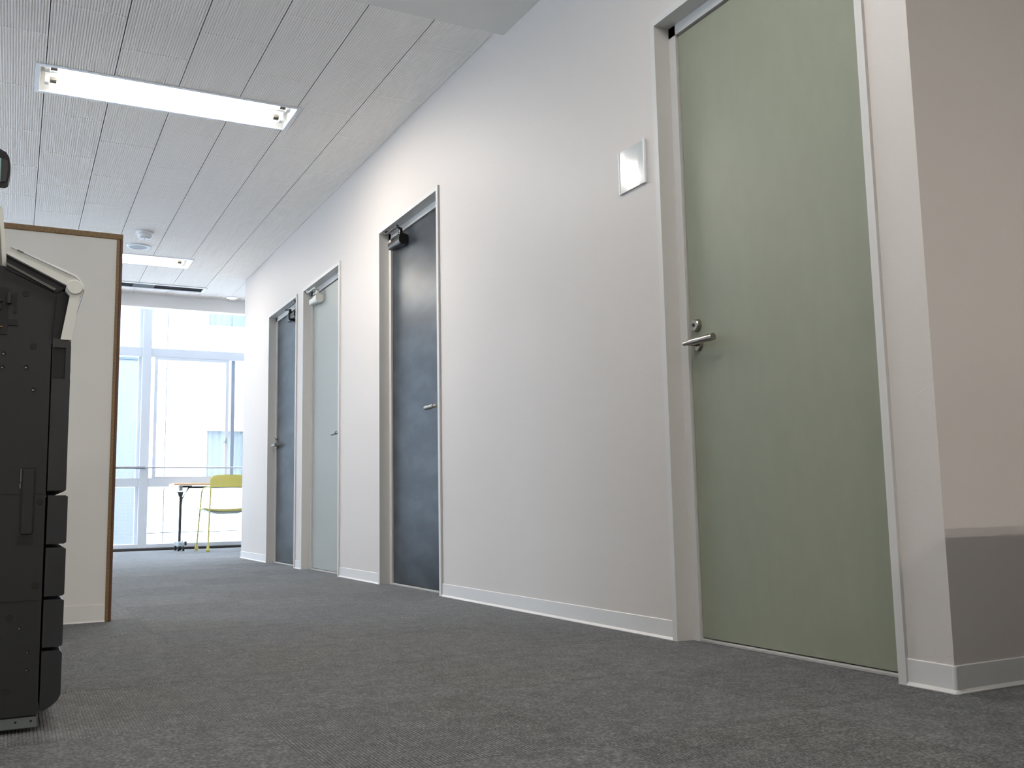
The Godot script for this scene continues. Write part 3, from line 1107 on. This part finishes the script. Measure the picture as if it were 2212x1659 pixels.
	extrude(edge, [Vector2(-0.0235, 1.001), Vector2(-0.0225, 0.9985), Vector2(0.102, 0.9465), Vector2(0.110, 0.939), Vector2(0.116, 0.929), Vector2(0.119, 0.918), Vector2(0.1205, 0.918), Vector2(0.118, 0.931), Vector2(0.112, 0.942), Vector2(0.1035, 0.9505)], "z", dz, 0.001)
	obj("cover_edge", edge, M.plastic, t)
	var slot := mb()
	extrude(slot, [Vector2(-0.012, 0.9955), Vector2(-0.012, 0.9930), Vector2(0.000, 0.9880), Vector2(0.000, 0.9905)], "z", -0.002, 0.0013)
	obj("cover_slot", slot, M.under, t)
	var disc := mb()
	lathe(disc, [Vector2(0.0, 0.003), Vector2(0.0145, 0.003), Vector2(0.0165, 0.001), Vector2(0.0165, -0.02)], v(0.1015, 0.9235, 0), Vector3.BACK, 32)
	obj("hinge_disc", disc, M.ivory, t)
	var limb := mb()
	extrude(limb, [Vector2(0.0925, 0.908), Vector2(0.0775, 0.808), Vector2(0.0985, 0.808), Vector2(0.1125, 0.905), Vector2(0.114, 0.912)], "z", dz, -0.001)
	obj("lower_cover", limb, M.ivory, t)
	# grey underside of the sloping bar
	var un := mb()
	extrude(un, [Vector2(-0.0325, 0.985), Vector2(-0.031, 0.955), Vector2(0.066, 0.911), Vector2(0.085, 0.924), Vector2(0.086, 0.928)], "z", dz, -0.016)
	obj("cover_underside", un, M.black, t)
	var rib := mb()
	extrude(rib, [Vector2(-0.031, 0.968), Vector2(-0.031, 0.963), Vector2(0.062, 0.915), Vector2(0.066, 0.919)], "z", dz, -0.010)
	obj("underside_rib", rib, M.under, t)
	# white scanner side and the panel above, both cut by the edge of the picture
	var sc := mb()
	extrude(sc, [Vector2(-0.62, 1.10), Vector2(-0.0475, 1.10), Vector2(-0.0435, 1.095), Vector2(-0.0305, 0.956), Vector2(-0.0385, 0.950), Vector2(-0.043, 0.922), Vector2(-0.62, 0.922)], "z", dz, -0.05)
	obj("scanner_side", sc, M.ivory, t)
	var sc2 := mb()
	extrude(sc2, [Vector2(-0.62, 1.055), Vector2(-0.0475, 1.055), Vector2(-0.0385, 0.957), Vector2(-0.0435, 0.94), Vector2(-0.62, 0.94)], "z", -0.051, -0.046)
	obj("scanner_inset", sc2, M.under, t)
	var pnl := mb()
	var pp := [Vector2(-0.40, 1.222), Vector2(-0.054, 1.217), Vector2(-0.042, 1.211), Vector2(-0.0355, 1.200), Vector2(-0.0325, 1.180), Vector2(-0.0335, 1.160), Vector2(-0.0365, 1.147), Vector2(-0.042, 1.143), Vector2(-0.40, 1.137)]
	extrude(pnl, pp, "z", -0.06, -0.02)
	obj("control_panel", pnl, M.black_dark, t)
	var ps := mb()
	extrude(ps, [Vector2(-0.40, 1.196), Vector2(-0.0505, 1.196), Vector2(-0.0505, 1.144), Vector2(-0.40, 1.143)], "z", -0.021, -0.019)
	obj("screen", ps, M.screen, t)
	var pi := mb()
	extrude(pi, [Vector2(-0.0505, 1.196), Vector2(-0.0385, 1.193), Vector2(-0.037, 1.175), Vector2(-0.040, 1.146), Vector2(-0.0505, 1.144)], "z", -0.021, -0.0185)
	obj("panel_bezel", pi, M.cover, t)
	var stalk := mb()
	tube(stalk, [v(-0.22, 1.13, -0.08), v(-0.22, 1.16, -0.05)], 0.02, 12)
	box(stalk, v(-0.26, 1.095, -0.12), v(-0.18, 1.14, -0.06), 0.008)
	obj("panel_stalk", stalk, M.ivory, t)

# ---------------------------------------------------------------- chair and table by the window
func build_chair() -> void:
	var t := thing("armchair", "yellow plastic chair by the window, its back to the camera", "chair", v(2.115, 0, -10.98))
	var hw := 0.205
	# backrest: a curved shell with rounded top corners (x from -hw to hw)
	var st := mb()
	var nx := 12
	var at := func(u: float, h: float, back: float) -> Vector3:   # u in -1..1, h in 0..1
		var inset := 0.02 * pow(maxf(0.0, h - 0.75) / 0.25, 2.0)
		return v(u * (hw - inset), 0.690 + h * (0.137 - 0.018 * pow(absf(u), 6.0) * h), 0.10 - 0.045 * (1 - u * u) * -1.0 + back - 0.02 * h)
	st.set_smooth_group(1)
	for i in nx:
		for k in 5:
			var u0 := -1.0 + 2.0 * i / nx
			var u1 := -1.0 + 2.0 * (i + 1) / nx
			var h0 := k / 5.0
			var h1 := (k + 1) / 5.0
			quad(st, at.call(u0, h0, 0.0), at.call(u1, h0, 0.0), at.call(u1, h1, 0.0), at.call(u0, h1, 0.0), Vector3.BACK)
			quad(st, at.call(u0, h0, -0.014), at.call(u1, h0, -0.014), at.call(u1, h1, -0.014), at.call(u0, h1, -0.014), Vector3.FORWARD)
	st.set_smooth_group(-1)
	for i in nx:
		var u0 := -1.0 + 2.0 * i / nx
		var u1 := -1.0 + 2.0 * (i + 1) / nx
		for h in [0.0, 1.0]:
			quad(st, at.call(u0, h, 0.0), at.call(u1, h, 0.0), at.call(u1, h, -0.014), at.call(u0, h, -0.014), v(0, h - 0.5, 0))
	for k in 5:
		for u in [-1.0, 1.0]:
			quad(st, at.call(u, k / 5.0, 0.0), at.call(u, (k + 1) / 5.0, 0.0), at.call(u, (k + 1) / 5.0, -0.014), at.call(u, k / 5.0, -0.014), v(u, 0, 0))
	obj("backrest", st, M.yellow, t)
	# seat: padded board with a curved edge, and a grey pan below
	var se := mb()
	var sp := []
	for i in 13:
		var u := -1.0 + i / 6.0
		sp.append(Vector2(u * 0.265, 0.452 + 0.018 * u * u))
	for i in 13:
		var u := 1.0 - i / 6.0
		sp.append(Vector2(u * 0.255, 0.428 + 0.026 * u * u))
	extrude(se, sp, "z", -0.42, 0.02, true)
	obj("seat", se, M.yellow, t)
	var pan := mb()
	extrude(pan, [Vector2(-0.235, 0.448), Vector2(0.235, 0.448), Vector2(0.165, 0.418), Vector2(0.10, 0.398), Vector2(-0.10, 0.398), Vector2(-0.165, 0.418)], "z", -0.40, 0.0)
	obj("seat_pan", pan, M.grey_plastic, t)
	for s in [-1.0, 1.0]:
		var rl := mb()
		tube(rl, [v(s * 0.224, 0.03, 0.14), v(s * 0.212, 0.40, 0.115), v(s * 0.198, 0.70, 0.095)], 0.0085, 10)
		obj("rear_leg", rl, M.yellow, t)
		var fl := mb()
		var pts := [v(s * 0.262, 0.03, -0.36), v(s * 0.236, 0.60, -0.27)]
		for i in range(1, 6):
			var a := PI / 2 * i / 5.0
			pts.append(v(s * (0.236 - 0.006 * i / 5.0), 0.60 + 0.085 * sin(a), -0.27 + 0.08 * (1 - cos(a))))
		pts.append(v(s * 0.205, 0.70, 0.09))
		tube(fl, pts, 0.0075, 10)
		obj("front_leg", fl, M.olive, t)
		for q in [[0.2245, 0.14], [0.263, -0.36]]:
			var gl := mb()
			lathe(gl, [Vector2(0.0, 0.0), Vector2(0.020, 0.0), Vector2(0.023, 0.018), Vector2(0.016, 0.038), Vector2(0.0085, 0.085), Vector2(0.0, 0.086)], v(s * q[0], 0, q[1]), Vector3.UP, 16)
			obj("glide", gl, M.yellow, t)

func build_table() -> void:
	var t := thing("folding_table", "folding table with black leg on castors, beside the yellow chair", "table", v(1.68, 0, -11.42))
	var tp := mb()
	box(tp, v(-0.10, 0.722, -0.22), v(1.70, 0.748, 0.20), 0.006)
	obj("table_top", tp, M.table_top, t)
	for s in [0.0, 1.0]:
		var x: float = s * 1.60
		var g: float = 1.0 - 2.0 * s
		var pr := Node3D.new()
		var lg := mb()
		tube(lg, [v(x, 0.09, 0), v(x + g * 0.004, 0.655, 0)], 0.0155, 12)
		var leg := obj("leg", lg, M.table_black, t)
		pr.free()
		var col := mb()
		extrude(col, [Vector2(x - 0.018, 0.60), Vector2(x + 0.018, 0.60), Vector2(x + 0.030, 0.655), Vector2(x - 0.030, 0.655)], "z", -0.018, 0.018)
		tube(col, [v(x - g * 0.045, 0.652, 0), v(x + g * 0.03, 0.645, 0)], 0.005, 8)
		obj("leg_collar", col, M.table_black, leg)
		var hg := mb()
		box(hg, v(x - 0.018, 0.665, -0.03), v(x + 0.020, 0.72, 0.03), 0.003)
		obj("hinge", hg, M.grey_plastic, leg)
		var brc := mb()
		tube(brc, [v(x + g * 0.012, 0.52, 0), v(x + g * 0.016, 0.575, 0), v(x + g * 0.085, 0.695, 0)], 0.0095, 8)
		box(brc, v(x + g * 0.02, 0.700, -0.03), v(x + g * 0.12, 0.722, 0.03), 0.003)
		obj("brace", brc, M.table_black, t)
		var fb := mb()
		box(fb, v(x - 0.034, 0.052, -0.15), v(x + 0.034, 0.100, 0.15), 0.006)
		obj("foot_bar", fb, M.grey_plastic, t)
		for e in [-1.0, 1.0]:
			for w in [-1.0, 1.0]:
				var cs := mb()
				tube(cs, [v(x + w * 0.026 - 0.009, 0.025, e * 0.12), v(x + w * 0.026 + 0.009, 0.025, e * 0.12)], 0.025, 16)
				obj("caster", cs, M.table_black, t)
			var lv := mb()
			box(lv, v(x + 0.036, 0.060, e * 0.12 - 0.012), v(x + 0.060, 0.105, e * 0.12 + 0.012), 0.004)
			obj("brake_lever", lv, M.table_black, t)
	var beam := mb()
	box(beam, v(0.08, 0.694, -0.022), v(1.52, 0.714, 0.022), 0.002)
	obj("rail", beam, M.table_black, t)

# ---------------------------------------------------------------- fittings on the ceiling
func build_fittings() -> void:
	var y := HC
	var sd := thing("smoke_detector", "small white domed smoke detector on the ceiling above the speaker", "detector", v(0.838, y, -7.84))
	var a := mb()
	lathe(a, [Vector2(0.066, 0.001), Vector2(0.066, -0.012), Vector2(0.056, -0.020), Vector2(0.052, -0.022), Vector2(0.049, -0.044), Vector2(0.036, -0.054), Vector2(0.0, -0.056)], Vector3.ZERO, Vector3.UP, 32)
	obj("housing", a, M.plastic, sd)
	var led := mb()
	lathe(led, [Vector2(0.004, -0.055), Vector2(0.003, -0.059), Vector2(0.0, -0.060)], v(0.0, 0, 0.012), Vector3.UP, 10)
	obj("indicator", led, M.grille, sd)
	var sp := thing("ceiling_speaker", "round white ceiling speaker with grey grille above the partition corner", "speaker", v(0.840, y, -8.285))
	var r := mb()
	lathe(r, [Vector2(0.095, 0.001), Vector2(0.095, -0.004), Vector2(0.088, -0.010), Vector2(0.070, -0.010), Vector2(0.068, -0.006)], Vector3.ZERO, Vector3.UP, 40)
	obj("rim", r, M.white_metal, sp)
	var g := mb()
	lathe(g, [Vector2(0.069, -0.006), Vector2(0.03, -0.0085), Vector2(0.0, -0.009)], Vector3.ZERO, Vector3.UP, 40)
	obj("grille", g, M.grille, sp)
	var dl := thing("downlight", "small round lit downlight beyond the far end of the corridor wall", "downlight", v(1.930, y, -9.985))
	var ri := mb()
	lathe(ri, [Vector2(0.062, 0.001), Vector2(0.062, -0.005), Vector2(0.052, -0.008), Vector2(0.050, -0.004)], Vector3.ZERO, Vector3.UP, 32)
	obj("rim", ri, M.white_metal, dl)
	var bu := mb()
	lathe(bu, [Vector2(0.051, -0.004), Vector2(0.03, -0.010), Vector2(0.0, -0.012)], Vector3.ZERO, Vector3.UP, 32)
	obj("diffuser", bu, M.bulb, dl)
	var s := SpotLight3D.new()
	s.name = "downlight_light"
	s.light_color = LAMP_COLOR
	s.light_energy = 0.7
	s.light_size = 0.04
	s.spot_angle = 60.0
	s.spot_range = 20.0
	s.spot_attenuation = 2.0
	s.shadow_enabled = true
	dl.add_child(s)
	s.position = v(0, -0.06, 0)
	s.basis = Basis(Vector3.RIGHT, -PI / 2)
	var ac := thing("air_vent", "long dark slot air vent in the ceiling near the window", "vent", v(0.65, y, -9.75))
	var f := mb()
	box(f, v(-0.97, -0.006, -0.115), v(0.975, 0.002, -0.085), 0.001)
	box(f, v(-0.97, -0.006, 0.085), v(0.975, 0.002, 0.125), 0.001)
	box(f, v(0.945, -0.006, -0.085), v(0.975, 0.002, 0.085), 0.001)
	box(f, v(-0.97, -0.006, -0.085), v(-0.945, 0.002, 0.085), 0.001)
	obj("frame", f, M.plastic, ac)
	var bx := mb()
	box(bx, v(-0.95, 0.09, -0.09), v(0.95, 0.10, 0.09))
	box(bx, v(-0.95, 0.0, -0.09), v(0.95, 0.09, -0.086))
	box(bx, v(-0.95, 0.0, 0.086), v(0.95, 0.09, 0.09))
	obj("plenum", bx, M.vent_dark, ac)
	for q in [-0.03, 0.03]:
		var bl := mb()
		extrude(bl, [Vector2(q - 0.018, 0.045), Vector2(q + 0.016, 0.0), Vector2(q + 0.020, 0.0), Vector2(q - 0.014, 0.047)], "x", -0.945, 0.945)
		obj("blade", bl, M.vent_blade, ac)
	var mt := mb()
	box(mt, v(0.30, 0.0, -0.085), v(0.50, 0.05, 0.06), 0.004)
	obj("damper", mt, M.vent_dark, ac)

# ---------------------------------------------------------------- low cupboard just outside the picture
func build_cupboard() -> void:
	var t := thing("low_cupboard", "long low grey office cupboard near the wall corner, out of the picture on the right", "cupboard", v(2.33, 0, -0.72))
	var b := mb()
	box(b, v(-0.87, 0.05, -0.25), v(0.87, 0.70, 0.30), 0.004)
	obj("body", b, M.white_metal, t)
	var p := mb()
	box(p, v(-0.84, 0.0, -0.23), v(0.84, 0.05, 0.27))
	obj("plinth", p, M.black, t)
	var tp := mb()
	box(tp, v(-0.88, 0.70, -0.26), v(0.88, 0.722, 0.32), 0.004)
	obj("top", tp, M.white_metal, t)
	for s in [-1.0, 1.0]:
		var d := mb()
		box(d, v(s * 0.003, 0.06, 0.3), v(s * 0.865, 0.69, 0.318), 0.003)
		var dr := obj("door", d, M.white_metal, t)
		var h := mb()
		box(h, v(s * 0.05, 0.35, 0.318), v(s * 0.07, 0.47, 0.332), 0.003)
		obj("handle", h, M.steel, dr)

func _ready() -> void:
	camera_and_light()
	make_materials()
	build_walls()
	build_floor()
	build_ceiling()
	ceiling_light(0.015, 1.323, -5.352, -4.992, HC, "long lit two-tube ceiling light, the larger one nearest the camera", 0.62)
	ceiling_light(0.010, 1.323, -8.912, -8.554, HC, "smaller lit two-tube ceiling light partly hidden behind the partition corner", 0.45)
	for row in SOFFIT_LAMPS:
		var where := ["behind the viewer on the left", "straight behind the viewer", "behind the viewer on the right"]
		var power := 0.85
		if row[2].size() == 1:
			where = ["above the viewer in line with the corridor lights"]
			power = 0.27
		for i in row[2].size():
			var cx: float = row[2][i]
			ceiling_light(cx - 0.655, cx + 0.655, row[0] - 0.02, row[1] + 0.02, 2.56, "lit two-tube soffit light " + where[i], power)
	build_doors()
	build_window()
	build_outside()
	build_partition()
	build_copier()
	build_table()
	build_chair()
	build_fittings()
	build_cupboard()
